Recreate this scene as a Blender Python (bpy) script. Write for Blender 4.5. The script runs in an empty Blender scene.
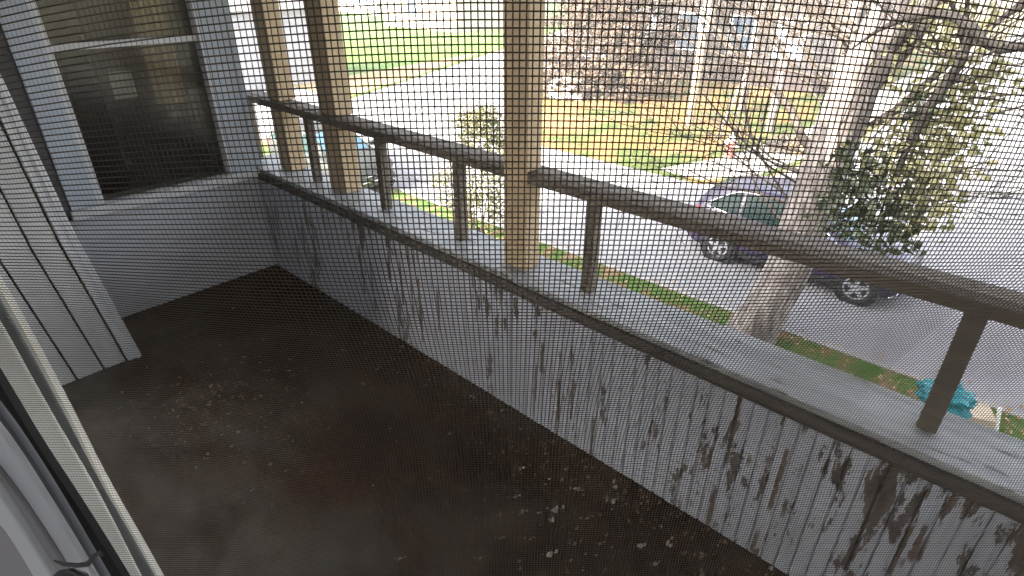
import bpy, bmesh, math, random
import numpy as np
from mathutils import Vector, Matrix
from math import sin, cos, tan, pi, radians as rad, atan2, sqrt
random.seed(7); rng = np.random.default_rng(7)
sc = bpy.context.scene
COL = sc.collection

# ------------------------------------------------------------------ camera
F = 589.0; CAMH = 1.6; CAM = Vector((0, 0, CAMH))
PITCH, ROLL, YAW = rad(28.63), rad(0.15), rad(47.36)
_f = Vector((sin(YAW)*cos(PITCH), cos(YAW)*cos(PITCH), -sin(PITCH)))
_r = Vector((cos(YAW), -sin(YAW), 0)); _u = _r.cross(_f)
RT = _r*cos(ROLL) + _u*sin(ROLL); UP = -_r*sin(ROLL) + _u*cos(ROLL)
cd = bpy.data.cameras.new('camera'); cam = bpy.data.objects.new('camera', cd); COL.objects.link(cam)
m = Matrix((RT, UP, -_f)).transposed().to_4x4(); m.translation = CAM; cam.matrix_world = m
cd.sensor_width = 36; cd.lens = F/1024*36; cd.clip_start = 0.01; cd.clip_end = 2000
sc.camera = cam
UH = Vector((cos(YAW), -sin(YAW), 0)); NH = Vector((sin(YAW), cos(YAW), 0)); ZH = Vector((0, 0, 1))
def ray(x, y): return RT*((x-512)/F) - UP*((y-288)/F) + _f
def atz(x, y, z): d = ray(x, y); return CAM + d*((z-CAMH)/d.z)
def atx(x, y, X): d = ray(x, y); return CAM + d*(X/d.x)
def aty(x, y, Y): d = ray(x, y); return CAM + d*(Y/d.y)
def atn(x, y, n): d = ray(x, y); return CAM + d*(n/d.dot(NH))
def W(u, n, h): return CAM + UH*u + NH*n + ZH*h      # window frame coordinates

# ------------------------------------------------------------------ materials
def node(nt, t, **kw):
    n = nt.nodes.new(t)
    for k, v in kw.items():
        if k in n.inputs: n.inputs[k].default_value = v
        else: setattr(n, k, v)
    return n
def mat(name, col, rough=.7, metal=0., spec=.5):
    m = bpy.data.materials.new(name); m.use_nodes = True
    b = m.node_tree.nodes['Principled BSDF']
    b.inputs['Base Color'].default_value = (*col, 1); b.inputs['Roughness'].default_value = rough
    b.inputs['Metallic'].default_value = metal; b.inputs['Specular IOR Level'].default_value = spec
    return m
def noisy(name, cols, scale=(8, 8, 8), detail=6, rough=.75, bump=.0, dist=0., stops=None, bscale=None, spec=.4, world=False, noise_rough=.6):
    """colour ramp over a stretched noise, plus bump"""
    m = mat(name, cols[0], rough, 0, spec); nt = m.node_tree; b = nt.nodes['Principled BSDF']
    tc = node(nt, 'ShaderNodeTexCoord'); mp = node(nt, 'ShaderNodeMapping'); mp.inputs['Scale'].default_value = scale
    if world:
        g = node(nt, 'ShaderNodeNewGeometry'); nt.links.new(g.outputs['Position'], mp.inputs['Vector'])
    else: nt.links.new(tc.outputs['Object'], mp.inputs['Vector'])
    nz = node(nt, 'ShaderNodeTexNoise', Scale=1.0, Detail=detail, Roughness=noise_rough, Distortion=dist)
    nt.links.new(mp.outputs['Vector'], nz.inputs['Vector'])
    r = node(nt, 'ShaderNodeValToRGB'); e = r.color_ramp.elements
    n = len(cols); stops = stops or [.3+.4*i/max(1, n-1) for i in range(n)]
    while len(e) < n: e.new(.5)
    for i in range(n): e[i].position = stops[i]; e[i].color = (*cols[i], 1)
    nt.links.new(nz.outputs['Fac'], r.inputs['Fac']); nt.links.new(r.outputs['Color'], b.inputs['Base Color'])
    if bump:
        bp = node(nt, 'ShaderNodeBump', Strength=bump, Distance=.02)
        if bscale:
            mp2 = node(nt, 'ShaderNodeMapping'); mp2.inputs['Scale'].default_value = bscale
            nt.links.new(mp.inputs['Vector'].links[0].from_socket, mp2.inputs['Vector'])
            nz2 = node(nt, 'ShaderNodeTexNoise', Scale=1.0, Detail=5); nt.links.new(mp2.outputs['Vector'], nz2.inputs['Vector'])
            nt.links.new(nz2.outputs['Fac'], bp.inputs['Height'])
        else: nt.links.new(nz.outputs['Fac'], bp.inputs['Height'])
        nt.links.new(bp.outputs['Normal'], b.inputs['Normal'])
    return m
def mix_second(m, cols, scale, stops, detail=6, dist=0, world=False, axis_ramp=None, nrough=.6, clump=None):
    """lay a second colour over the first where a noise passes a threshold (flaked paint, stains); axis_ramp=(axis, a, b, amount)
    shifts the threshold along one object axis"""
    nt = m.node_tree; b = nt.nodes['Principled BSDF']; src = b.inputs['Base Color'].links[0].from_socket
    mp = node(nt, 'ShaderNodeMapping'); mp.inputs['Scale'].default_value = scale
    if world: g = node(nt, 'ShaderNodeNewGeometry'); v = g.outputs['Position']
    else: g = node(nt, 'ShaderNodeTexCoord'); v = g.outputs['Object']
    nt.links.new(v, mp.inputs['Vector'])
    nz = node(nt, 'ShaderNodeTexNoise', Scale=1.0, Detail=detail, Roughness=nrough, Distortion=dist); nt.links.new(mp.outputs['Vector'], nz.inputs['Vector'])
    fac = nz.outputs['Fac']
    if axis_ramp:
        ax, a, bb, amt = axis_ramp
        s = node(nt, 'ShaderNodeSeparateXYZ'); nt.links.new(v, s.inputs['Vector'])
        mr = node(nt, 'ShaderNodeMapRange'); nt.links.new(s.outputs[ax], mr.inputs['Value'])
        for k, q in (('From Min', a), ('From Max', bb), ('To Min', 0), ('To Max', amt)): mr.inputs[k].default_value = q
        ad = node(nt, 'ShaderNodeMath', operation='ADD'); nt.links.new(fac, ad.inputs[0]); nt.links.new(mr.outputs['Result'], ad.inputs[1]); fac = ad.outputs[0]
    if clump:      # a slow noise along one axis gathers the flaked places into groups
        csc, camt, coff = clump
        mp4 = node(nt, 'ShaderNodeMapping'); mp4.inputs['Scale'].default_value = csc; mp4.inputs['Location'].default_value = (coff, coff, coff); nt.links.new(v, mp4.inputs['Vector'])
        nz4 = node(nt, 'ShaderNodeTexNoise', Scale=1.0, Detail=1.5); nt.links.new(mp4.outputs['Vector'], nz4.inputs['Vector'])
        ma = node(nt, 'ShaderNodeMath', operation='MULTIPLY_ADD'); ma.inputs[1].default_value = camt; ma.inputs[2].default_value = -.5*camt
        nt.links.new(nz4.outputs['Fac'], ma.inputs[0]); ad2 = node(nt, 'ShaderNodeMath', operation='ADD'); nt.links.new(fac, ad2.inputs[0]); nt.links.new(ma.outputs[0], ad2.inputs[1]); fac = ad2.outputs[0]
    r = node(nt, 'ShaderNodeValToRGB'); r.color_ramp.elements[0].position, r.color_ramp.elements[1].position = stops
    nt.links.new(fac, r.inputs['Fac'])
    nz3 = node(nt, 'ShaderNodeTexNoise', Scale=3.0, Detail=5); nt.links.new(mp.outputs['Vector'], nz3.inputs['Vector'])
    cr = node(nt, 'ShaderNodeValToRGB')
    for i in (0, 1): cr.color_ramp.elements[i].color = (*cols[i], 1); cr.color_ramp.elements[i].position = (.35, .65)[i]
    nt.links.new(nz3.outputs['Fac'], cr.inputs['Fac'])
    mx = node(nt, 'ShaderNodeMix', data_type='RGBA'); nt.links.new(r.outputs['Color'], mx.inputs[0])
    nt.links.new(src, mx.inputs[6]); nt.links.new(cr.outputs['Color'], mx.inputs[7]); nt.links.new(mx.outputs[2], b.inputs['Base Color'])
    return m

def strip_peel(m, cols):
    """long narrow strips of bare wood where paint has come off along the grain: the noise is read per 12 mm strip of the board face"""
    nt = m.node_tree; b = nt.nodes['Principled BSDF']; src = b.inputs['Base Color'].links[0].from_socket; ln = nt.links.new
    tc = node(nt, 'ShaderNodeTexCoord'); v = tc.outputs['Object']
    wob = node(nt, 'ShaderNodeTexNoise', Scale=28., Detail=5., Roughness=.7); ln(v, wob.inputs['Vector'])
    sp = node(nt, 'ShaderNodeSeparateXYZ'); ln(v, sp.inputs[0])
    a = node(nt, 'ShaderNodeMath', operation='MULTIPLY_ADD'); a.inputs[1].default_value = .016; ln(wob.outputs['Fac'], a.inputs[0]); ln(sp.outputs['Y'], a.inputs[2])
    q = node(nt, 'ShaderNodeMath', operation='SNAP'); q.inputs[1].default_value = .0125; ln(a.outputs[0], q.inputs[0])
    q2 = node(nt, 'ShaderNodeMath', operation='MULTIPLY'); q2.inputs[1].default_value = 173.; ln(q.outputs[0], q2.inputs[0])
    z2 = node(nt, 'ShaderNodeMath', operation='MULTIPLY'); z2.inputs[1].default_value = 2.3; ln(sp.outputs['Z'], z2.inputs[0])
    cb = node(nt, 'ShaderNodeCombineXYZ'); ln(q2.outputs[0], cb.inputs[0]); ln(z2.outputs[0], cb.inputs[2])
    nz = node(nt, 'ShaderNodeTexNoise', Scale=1., Detail=2.5); ln(cb.outputs[0], nz.inputs['Vector'])
    y2 = node(nt, 'ShaderNodeCombineXYZ'); ln(sp.outputs['Y'], y2.inputs[1]); nc = node(nt, 'ShaderNodeTexNoise', Scale=3.4, Detail=1.); ln(y2.outputs[0], nc.inputs['Vector'])
    ma = node(nt, 'ShaderNodeMath', operation='MULTIPLY_ADD'); ma.inputs[1].default_value = .62; ma.inputs[2].default_value = -.31; ln(nc.outputs['Fac'], ma.inputs[0])
    ad = node(nt, 'ShaderNodeMath', operation='ADD'); ln(nz.outputs['Fac'], ad.inputs[0]); ln(ma.outputs[0], ad.inputs[1])
    r = node(nt, 'ShaderNodeValToRGB'); r.color_ramp.elements[0].position, r.color_ramp.elements[1].position = .627, .647; ln(ad.outputs[0], r.inputs['Fac'])
    cr = node(nt, 'ShaderNodeValToRGB')
    for i in (0, 1): cr.color_ramp.elements[i].color = (*cols[i], 1); cr.color_ramp.elements[i].position = (.35, .65)[i]
    ln(wob.outputs['Fac'], cr.inputs['Fac'])
    mx = node(nt, 'ShaderNodeMix', data_type='RGBA'); ln(r.outputs['Color'], mx.inputs[0]); ln(src, mx.inputs[6]); ln(cr.outputs['Color'], mx.inputs[7]); ln(mx.outputs[2], b.inputs['Base Color'])
    return m
M = {}
M['paint'] = noisy('flaking_grey_paint', [(.335,.348,.375), (.44,.455,.485), (.385,.40,.428)], (45, 45, 1.2), bump=.15, rough=.55)
mix_second(M['paint'], [(.065,.052,.044), (.14,.115,.095)], (13, 16, 4.0), (.612, .624), 9, .15, axis_ramp=('Y', .62, -.15, .10), nrough=.72, clump=((0, 3.2, .6), .50, 3.3))
strip_peel(M['paint'], [(.085,.062,.047), (.17,.13,.10)])
M['cap'] = noisy('weathered_grey_cap', [(.22,.225,.22), (.31,.315,.305), (.39,.39,.38)], (25, 5, 25), bump=.2, rough=.5)
mix_second(M['cap'], [(.09,.075,.06), (.16,.14,.12)], (30, 7, 30), (.60, .66), 7, .4)
M['fascia'] = noisy('dark_brown_trim', [(.045,.037,.031), (.075,.062,.052), (.10,.085,.07)], (20, 3, 20), rough=.7, bump=.2)
M['rail'] = noisy('worn_brown_rail', [(.105,.085,.063), (.15,.122,.094), (.20,.168,.135)], (25, 3, 25), rough=.8, bump=.2)
M['post'] = noisy('tan_painted_post', [(.42,.31,.185), (.45,.335,.205), (.48,.36,.225)], (8, 8, 2), rough=.6, bump=.1)
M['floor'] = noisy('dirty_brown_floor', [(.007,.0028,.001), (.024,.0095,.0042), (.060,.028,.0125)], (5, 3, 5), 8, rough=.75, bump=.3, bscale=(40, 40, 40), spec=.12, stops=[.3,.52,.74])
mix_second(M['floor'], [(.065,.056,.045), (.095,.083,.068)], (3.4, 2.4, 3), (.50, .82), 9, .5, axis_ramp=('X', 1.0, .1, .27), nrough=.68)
mix_second(M['floor'], [(.04,.023,.012), (.09,.056,.03)], (15, 15, 15), (.57, .70), 8, .4, nrough=.75, clump=((2.6, 2.6, 0), .5, 1.3))
M['white'] = noisy('white_trim_paint', [(.50,.50,.50), (.62,.62,.61)], (10, 10, 2), rough=.5, bump=.05)
M['bluewhite'] = noisy('bluish_white_trim_paint', [(.37,.42,.48), (.46,.50,.55)], (10, 10, 2), rough=.5, bump=.05)
M['siding'] = noisy('pale_grey_clapboard_paint', [(.40,.41,.43), (.49,.50,.515)], (4, 4, 14), rough=.55, bump=.05)
M['beige'] = noisy('off_white_boards', [(.46,.45,.43), (.55,.54,.51), (.62,.61,.59)], (6, 6, 1.2), rough=.6, bump=.1)
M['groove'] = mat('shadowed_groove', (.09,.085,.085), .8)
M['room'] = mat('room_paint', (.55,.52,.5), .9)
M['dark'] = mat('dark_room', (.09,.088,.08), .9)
M['reflection_strip'] = noisy('yellowish_reflection', [(.55,.42,.24), (.66,.54,.34)], (30, 30, 2), rough=.9)
M['reflection_patch'] = mat('white_reflection', (.6,.6,.6), .7)
M['frame'] = noisy('grey_lavender_sash', [(.20,.185,.185), (.25,.23,.23)], (6, 6, 6), rough=.5)
M['framelight'] = noisy('pale_sash_edge', [(.36,.36,.36), (.43,.43,.43)], (9, 9, 9), rough=.4)
M['gasket'] = mat('black_gasket', (.012,.011,.011), .6)
M['framewhite'] = noisy('creamy_window_frame', [(.78,.75,.66), (.86,.83,.75)], (9, 9, 9), rough=.45)
M['framegrey'] = noisy('grey_blue_window_channel', [(.15,.165,.18), (.19,.20,.215)], (9, 9, 9), rough=.5)
M['latch'] = mat('black_latch', (.015,.014,.013), .4)

def wire_mat():
    m = bpy.data.materials.new('dusty_grey_screen_fibre'); m.use_nodes = True; nt = m.node_tree
    b = nt.nodes['Principled BSDF']; b.inputs['Base Color'].default_value = (.05,.042,.034,1); b.inputs['Roughness'].default_value = .6
    t = node(nt, 'ShaderNodeBsdfTranslucent'); t.inputs['Color'].default_value = (.27,.22,.165,1)
    a = node(nt, 'ShaderNodeMixShader'); a.inputs[0].default_value = .5
    nt.links.new(b.outputs[0], a.inputs[1]); nt.links.new(t.outputs[0], a.inputs[2])
    nt.links.new(a.outputs[0], nt.nodes['Material Output'].inputs['Surface']); return m
M['wire'] = wire_mat()
def glass_mat(name, tint=(.9,.92,.92), refl=.12, grough=.16):
    m = bpy.data.materials.new(name); m.use_nodes = True; nt = m.node_tree; nt.nodes.remove(nt.nodes['Principled BSDF'])
    t = node(nt, 'ShaderNodeBsdfTransparent'); t.inputs['Color'].default_value = (*tint, 1)
    g = node(nt, 'ShaderNodeBsdfGlossy'); g.inputs['Roughness'].default_value = grough; g.inputs['Color'].default_value = (.6,.6,.58,1)
    lw = node(nt, 'ShaderNodeFresnel'); lw.inputs['IOR'].default_value = 1.5
    ad = node(nt, 'ShaderNodeMath', operation='ADD'); ad.inputs[1].default_value = refl; nt.links.new(lw.outputs[0], ad.inputs[0])
    mx = node(nt, 'ShaderNodeMixShader'); nt.links.new(ad.outputs[0], mx.inputs[0]); nt.links.new(t.outputs[0], mx.inputs[1]); nt.links.new(g.outputs[0], mx.inputs[2])
    nt.links.new(mx.outputs[0], nt.nodes['Material Output'].inputs['Surface']); return m
M['pane'] = glass_mat('dusty_window_glass', (.75,.75,.72), .02)

M['yard'] = noisy('yard_grass_and_leaves', [(.05,.085,.02), (.075,.11,.03), (.16,.10,.05), (.20,.14,.08)], (1.1, 1.1, 1), 8, rough=.95, bump=.6, bscale=(30, 30, 1), world=True, stops=[.32,.5,.6,.7], spec=.1)
M['lawn'] = noisy('sunlit_lawn', [(.08,.085,.022), (.15,.10,.035), (.19,.115,.045), (.23,.14,.06)], (.3, .3, 1), 7, rough=.95, bump=.7, bscale=(18, 18, 1), world=True, stops=[.27,.37,.46,.60], spec=.1)
mix_second(M['lawn'], [(.25,.13,.05), (.33,.2,.10)], (9, 9, 1), (.60, .66), 4, 0, world=True)
mix_second(M['lawn'], [(.045,.065,.018), (.085,.105,.035)], (.5, .5, 1), (.50, .60), 6, .3, world=True, axis_ramp=('Y', 12.5, 7.5, .12))
M['greenlawn'] = noisy('bright_green_lawn', [(.05,.12,.014), (.075,.14,.02), (.12,.125,.045)], (.5, .5, 1), 7, rough=.95, bump=.7, bscale=(18, 18, 1), world=True, stops=[.35,.55,.72], spec=.1)
M['dirt'] = noisy('tan_dirt_and_dead_grass', [(.30,.24,.15), (.25,.18,.09), (.16,.15,.06)], (.4, .4, 1), 7, rough=.95, bump=.5, bscale=(18, 18, 1), world=True, spec=.1)
M['strip'] = noisy('kerb_grass_strip', [(.05,.10,.02), (.08,.12,.035), (.17,.11,.06), (.22,.15,.10)], (1.3, 2.6, 1), 8, rough=.95, bump=.8, bscale=(40, 40, 1), world=True, stops=[.36,.5,.58,.68], spec=.1)
M['asphalt'] = noisy('worn_asphalt', [(.19,.186,.19), (.23,.226,.23), (.26,.256,.258)], (.5, .9, 1), 8, rough=.85, bump=.25, bscale=(60, 60, 1), world=True, spec=.3)
M['concrete'] = noisy('pale_concrete', [(.30,.28,.25), (.38,.36,.33)], (.6, .6, 1), 7, rough=.85, bump=.2, bscale=(40, 40, 1), world=True)
M['kerb'] = noisy('kerb_concrete', [(.22,.21,.20), (.30,.29,.27)], (3, 3, 3), rough=.85, world=True)
M['far'] = noisy('far_ground', [(.07,.10,.03), (.15,.13,.07), (.10,.09,.05)], (.05, .05, 1), 7, rough=1, world=True, spec=.05)
M['bark'] = noisy('pale_flaking_bark', [(.10,.085,.077), (.235,.20,.185), (.38,.34,.31)], (9, 9, 2.0), 9, rough=.9, bump=1.0, stops=[.34,.5,.66], dist=.6)
M['darkbark'] = noisy('dark_bark', [(.04,.033,.028), (.09,.075,.062)], (9, 9, 2), 7, rough=.9, bump=.6)
M['twig'] = noisy('grey_brown_twigs', [(.07,.055,.045), (.14,.115,.095)], (3, 3, 3), rough=.9)
M['palewood'] = noisy('pale_weathered_pole', [(.34,.26,.18), (.46,.36,.26)], (9, 9, 1.2), rough=.85, bump=.3)
def leafm(name, c1, c2, rough=.5, tr=.25, scale=3.):
    m = noisy(name, [c1, tuple((a+b)/2 for a, b in zip(c1, c2)), c2], (scale,)*3, 3, rough=rough, spec=.5, world=True)
    nt = m.node_tree; b = nt.nodes['Principled BSDF']; t = node(nt, 'ShaderNodeBsdfTranslucent')
    nt.links.new(b.inputs['Base Color'].links[0].from_socket, t.inputs['Color'])
    mx = node(nt, 'ShaderNodeMixShader'); mx.inputs[0].default_value = tr
    nt.links.new(b.outputs[0], mx.inputs[1]); nt.links.new(t.outputs[0], mx.inputs[2]); nt.links.new(mx.outputs[0], nt.nodes['Material Output'].inputs['Surface']); return m
M['brownleaf'] = leafm('dry_brown_leaves', (.06,.042,.03), (.15,.10,.068), .8, .2, 1.5)
M['darkleaf'] = leafm('dark_glossy_leaves', (.03,.04,.018), (.085,.10,.05), .25, .15, 4)
M['limeleaf'] = leafm('yellow_green_leaves', (.20,.20,.085), (.42,.38,.21), .5, .4, 3)
M['bushleaf'] = leafm('bush_leaves', (.055,.07,.022), (.19,.17,.075), .5, .3, 5)
M['conifer'] = leafm('far_dark_foliage', (.03,.042,.02), (.09,.10,.05), .8, .2, .5)
M['neighbour'] = noisy('white_clapboards', [(.24,.25,.265), (.29,.30,.315)], (1, 1, 6), rough=.6)
M['housegrey'] = noisy('dark_grey_house_siding', [(.03,.026,.028), (.045,.04,.042)], (1, 1, 5), rough=.8)
M['housebrick'] = noisy('maroon_foundation', [(.03,.021,.021), (.045,.033,.032)], (4, 4, 9), rough=.9)
M['housebeige'] = noisy('beige_house_siding', [(.30,.25,.19), (.38,.33,.26)], (1, 1, 6), rough=.8)
M['housecream'] = noisy('cream_house_siding', [(.55,.50,.42), (.62,.58,.5)], (1, 1, 6), rough=.8)
M['roof'] = noisy('grey_shingles', [(.08,.075,.075), (.14,.13,.125)], (3, 3, 3), rough=.9)
M['wintrim'] = mat('white_window_trim', (.7,.72,.75), .5)
M['winglass'] = mat('dark_blue_window_glass', (.05,.07,.10), .08, 0, .8)
M['winblind'] = mat('pale_blue_blind', (.50,.58,.66), .5)
M['plate'] = mat('white_plate', (.75,.77,.75), .5)
M['teal'] = noisy('teal_plastic_sheet', [(.0,.10,.125), (.006,.16,.185), (.02,.22,.25)], (7, 7, 7), rough=.35, bump=.4, bscale=(20, 20, 20))
M['bin'] = mat('black_plastic_bin', (.02,.02,.022), .5)
M['card'] = noisy('buff_cardboard', [(.42,.34,.24), (.50,.42,.31)], (6, 6, 6), rough=.85)
M['flake'] = noisy('paint_chips_and_leaf_bits', [(.12,.07,.035), (.24,.17,.11), (.44,.41,.37)], (9, 9, 9), 2, rough=.7, stops=[.4,.52,.64])
M['litter'] = noisy('orange_brown_leaves', [(.20,.10,.045), (.32,.20,.10), (.40,.30,.20)], (9, 9, 9), 2, rough=.8)
M['litter2'] = noisy('brown_leaf_crumbs', [(.09,.05,.022), (.20,.125,.06), (.32,.23,.13)], (14, 14, 14), 2, rough=.85)
M['chip'] = noisy('pale_paint_chips', [(.16,.11,.07), (.33,.29,.24), (.50,.48,.45)], (30, 30, 30), 2, rough=.7)
M['redpaint'] = mat('faded_red_paint', (.45,.12,.09), .5)
M['stone'] = noisy('pale_boulder', [(.42,.40,.37), (.60,.58,.54)], (2, 2, 2), rough=.9, bump=.6)

# ------------------------------------------------------------------ mesh helpers
class MB:
    def __init__(s): s.v = []; s.f = []
    def add(s, vs, fs):
        o = len(s.v); s.v += [tuple(v) for v in vs]; s.f += [tuple(i+o for i in f) for f in fs]; return s
    def box(s, a, b, R=None):
        x0, y0, z0 = a; x1, y1, z1 = b
        vs = [Vector(p) for p in ((x0,y0,z0),(x1,y0,z0),(x1,y1,z0),(x0,y1,z0),(x0,y0,z1),(x1,y0,z1),(x1,y1,z1),(x0,y1,z1))]
        if R: vs = [R @ v for v in vs]
        return s.add(vs, [(3,2,1,0),(4,5,6,7),(0,1,5,4),(1,2,6,5),(2,3,7,6),(3,0,4,7)])
    def prism(s, bot, top):
        n = len(bot); fs = [tuple(reversed(range(n))), tuple(range(n, 2*n))]
        for i in range(n): j = (i+1) % n; fs.append((i, j, n+j, n+i))
        return s.add(list(bot)+list(top), fs)
    def tube(s, pts, rad_, n=6, cap=True):
        pts = [Vector(p) for p in pts]
        if not hasattr(rad_, '__len__'): rad_ = [rad_]*len(pts)
        o = len(s.v); k = len(pts); prev = None
        for i, p in enumerate(pts):
            d = (pts[min(i+1, k-1)]-pts[max(i-1, 0)]).normalized()
            a = prev - d*prev.dot(d) if prev is not None else d.orthogonal()
            if a.length < 1e-6: a = d.orthogonal()
            a.normalize(); prev = a; b = d.cross(a)
            for j in range(n):
                t = 2*pi*j/n; q = p + (a*cos(t)+b*sin(t))*rad_[i]; s.v.append(tuple(q))
        for i in range(k-1):
            for j in range(n):
                q = (j+1) % n; s.f.append((o+i*n+j, o+i*n+q, o+(i+1)*n+q, o+(i+1)*n+j))
        if cap: s.f.append(tuple(o+j for j in reversed(range(n)))); s.f.append(tuple(o+(k-1)*n+j for j in range(n)))
        return s
    def build(s, name, m, parent=None, smooth=False, bevel=0, origin=None):
        me = bpy.data.meshes.new(name); me.from_pydata(s.v, [], s.f); me.update()
        o = bpy.data.objects.new(name, me); COL.objects.link(o); me.materials.append(m)
        if parent is not None: o.parent = parent; o.matrix_parent_inverse = parent.matrix_world.inverted() if False else Matrix.Translation(-parent.location)
        if origin is not None:
            me.transform(Matrix.Translation(-Vector(origin))); o.location = origin
        if smooth:
            for p in me.polygons: p.use_smooth = True
        if bevel:
            b = o.modifiers.new('bevel', 'BEVEL'); b.width = bevel; b.segments = 2; b.limit_method = 'ANGLE'; b.angle_limit = rad(35)
        return o
def tag(o, label, cat, group=None):
    o['label'] = label; o['category'] = cat
    if group: o['group'] = group
    return o
def thing(name, label, cat, loc=(0, 0, 0), group=None):
    o = bpy.data.objects.new(name, None); COL.objects.link(o); o.location = loc; o.empty_display_size = .2
    return tag(o, label, cat, group)
def struct(o, kind='structure'): o['kind'] = kind; return o
def sheet(name, pts, z, m, sub=0):
    b = MB(); b.add([(p[0], p[1], z) for p in pts], [tuple(range(len(pts)))]); return struct(b.build(name, m))

# ================================================================== PORCH
GZ = -4.0
PX = 1.397              # inner face of parapet
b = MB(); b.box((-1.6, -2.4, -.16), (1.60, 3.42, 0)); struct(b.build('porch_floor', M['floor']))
# --- parapet
par = thing('porch_parapet', 'low boarded porch wall in flaking grey paint with a wide flat cap', 'parapet wall', (PX, 1.0, 0))
b = MB(); y = -2.4; bw = .042
while y < 3.249:
    g = .0025; dx = random.uniform(-.0012, .0012); y1 = min(y+bw, 3.249)
    # tongue-and-groove board with chamfered edges
    c = .004; p = [(PX+.022, y+g*.3), (PX+c+dx, y+g*.3), (PX+dx, y+g*.3+c), (PX+dx, y1-g*.3-c), (PX+c+dx, y1-g*.3), (PX+.022, y1-g*.3)]
    b.prism([(q[0], q[1], .004) for q in p], [(q[0], q[1], .562) for q in p]); y = y1
b.build('board_face', M['paint'], par)
b = MB(); b.box((PX+.023, -2.4, -.2), (1.585, 3.42, .588)); b.build('core', M['siding'], par)
b = MB(); b.box((PX-.004, -2.4, .590), (1.606, 3.42, .612)); b.build('cap', M['cap'], par, bevel=.004)
b = MB()
prof = []
for k in range(7):
    t = pi*k/6 - pi/2; prof.append((PX-.002-.016*cos(t), .5665+.0215*sin(t)))
prof += [(PX+.0, .588), (PX+.0, .545)]
b.prism([(q[0], -2.4, q[1]) for q in prof], [(q[0], 3.249, q[1]) for q in prof]); b.build('edge_trim', M['fascia'], par, smooth=False)
# --- railing
rl = thing('porch_railing', 'worn brown handrail on thin balusters along the top of the grey porch wall', 'railing', (1.53, 1.0, .612))
b = MB(); b.prism([(1.468, -2.4, .944), (1.588, -2.4, .944), (1.590, -2.4, .976), (1.50, -2.4, .985), (1.468, -2.4, .978)],
                  [(1.468, 3.47, .944), (1.588, 3.47, .944), (1.590, 3.47, .976), (1.50, 3.47, .985), (1.468, 3.47, .978)])
b.build('top_rail', M['rail'], rl, bevel=.004)
for yb, hw in ((.0, .022), (1.022, .020), (1.665, .020), (2.175, .020), (2.77, .018), (3.41, .018), (-1.05, .02)):
    b = MB(); b.box((1.483, yb-hw, .6125), (1.483+.04, yb+hw, .9435)); b.build('baluster', M['rail'], rl, bevel=.003)
# --- posts
for y0, y1, x0, x1, lab in ((1.278, 1.388, 1.462, 1.535, 'tall brown square porch post nearest the camera, in the middle of the view'),
                    (2.478, 2.62, 1.485, 1.575, 'thick tan porch post second from the screen, beside the green lawn'),
                    (3.00, 3.125, 1.485, 1.572, 'tan porch post nearest the end window, farthest from the camera')):
    b = MB(); b.box((x0, y0, .613), (x1, y1, .943)); b.box((x0, y0, .986), (x1, y1, 2.36)); b.box((x0+.001, y0+.001, .943), (1.467, y1-.001, .986)) if x0 < 1.466 else None
    p = tag(b.build('porch_post', M['post'], bevel=.004), lab, 'post', 'porch posts standing on the parapet')
# --- roof
rf = thing('porch_roof', 'flat porch roof with painted board ceiling over the brown floor', 'porch roof', (1, 1, 2.36))
b = MB(); b.box((-.25, -2.6, 2.362), (2.25, 4.2, 2.46)); b.build('ceiling', M['white'], rf)  # stops short of the camera's room so skylight reaches it
b = MB(); b.box((2.252, -2.6, 2.30), (2.28, 4.2, 2.50)); b.build('fascia', M['rail'], rf)
b = MB(); b.prism([(-.25,-2.62,2.462),(2.27,-2.62,2.502),(2.27,-2.62,2.56),(-.25,-2.62,4.3)], [(-.25,4.22,2.462),(2.27,4.22,2.502),(2.27,4.22,2.56),(-.25,4.22,4.3)]); b.build('shingles', M['roof'], rf)

# --- end wall with window
Y = 3.25
ew = thing('house_end_wall', 'pale grey clapboard wall closing the far end of the porch', 'house wall', (.95, Y, 0))
b = MB(); z = .012
def clap(b, x0, x1, z0, z1, step=.105):
    z = z0
    while z < z1-.002:
        zz = min(z+step, z1); b.prism([(x0, Y+.012, z), (x0, Y-.012, z), (x0, Y-.012, z+.004), (x0, Y-.002, zz), (x0, Y+.012, zz)],
            [(x1, Y+.012, z), (x1, Y-.012, z), (x1, Y-.012, z+.004), (x1, Y-.002, zz), (x1, Y+.012, zz)]); z = zz
clap(b, .30, 1.393, .003, .555); clap(b, .30, 1.393, 1.99, 2.355)
clap(b, 1.392, 1.40, .59, .60)
b.build('siding', M['siding'], ew)
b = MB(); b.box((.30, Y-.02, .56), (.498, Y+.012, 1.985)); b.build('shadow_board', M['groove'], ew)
b = MB(); b.box((1.395, Y-.024, .615), (1.425, Y+.10, 2.355)); b.build('corner_board', M['bluewhite'], ew, bevel=.003)
b = MB(); b.box((-1.6, Y+.013, 0), (.64, Y+.12, 2.355)); b.box((1.24, Y+.013, .0), (1.394, Y+.12, 2.355)); b.box((.641, Y+.013, 0), (1.239, Y+.12, .60)); b.box((.641, Y+.013, 2.0), (1.239, Y+.12, 2.355)); b.build('wall_core', M['siding'], ew)
win = MB(); win.box((.500, Y-.030, .607), (.612, Y+.012, 2.0)); win.box((1.258, Y-.030, .607), (1.392, Y+.012, 2.0)); win.box((.500, Y-.030, 2.0), (1.392, Y+.012, 2.1))
wn = win.build('window', M['bluewhite'], ew, bevel=.003)
def sub(mb, name, m, parent, **k):
    o = mb.build(name, m, None, **k); o.parent = parent; o.matrix_parent_inverse = Matrix.Translation(-ew.location); return o
def subp(mb, name, m, parent, top, **k):
    o = mb.build(name, m, None, **k); o.parent = parent; o.matrix_parent_inverse = Matrix.Identity(4); return o
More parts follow.
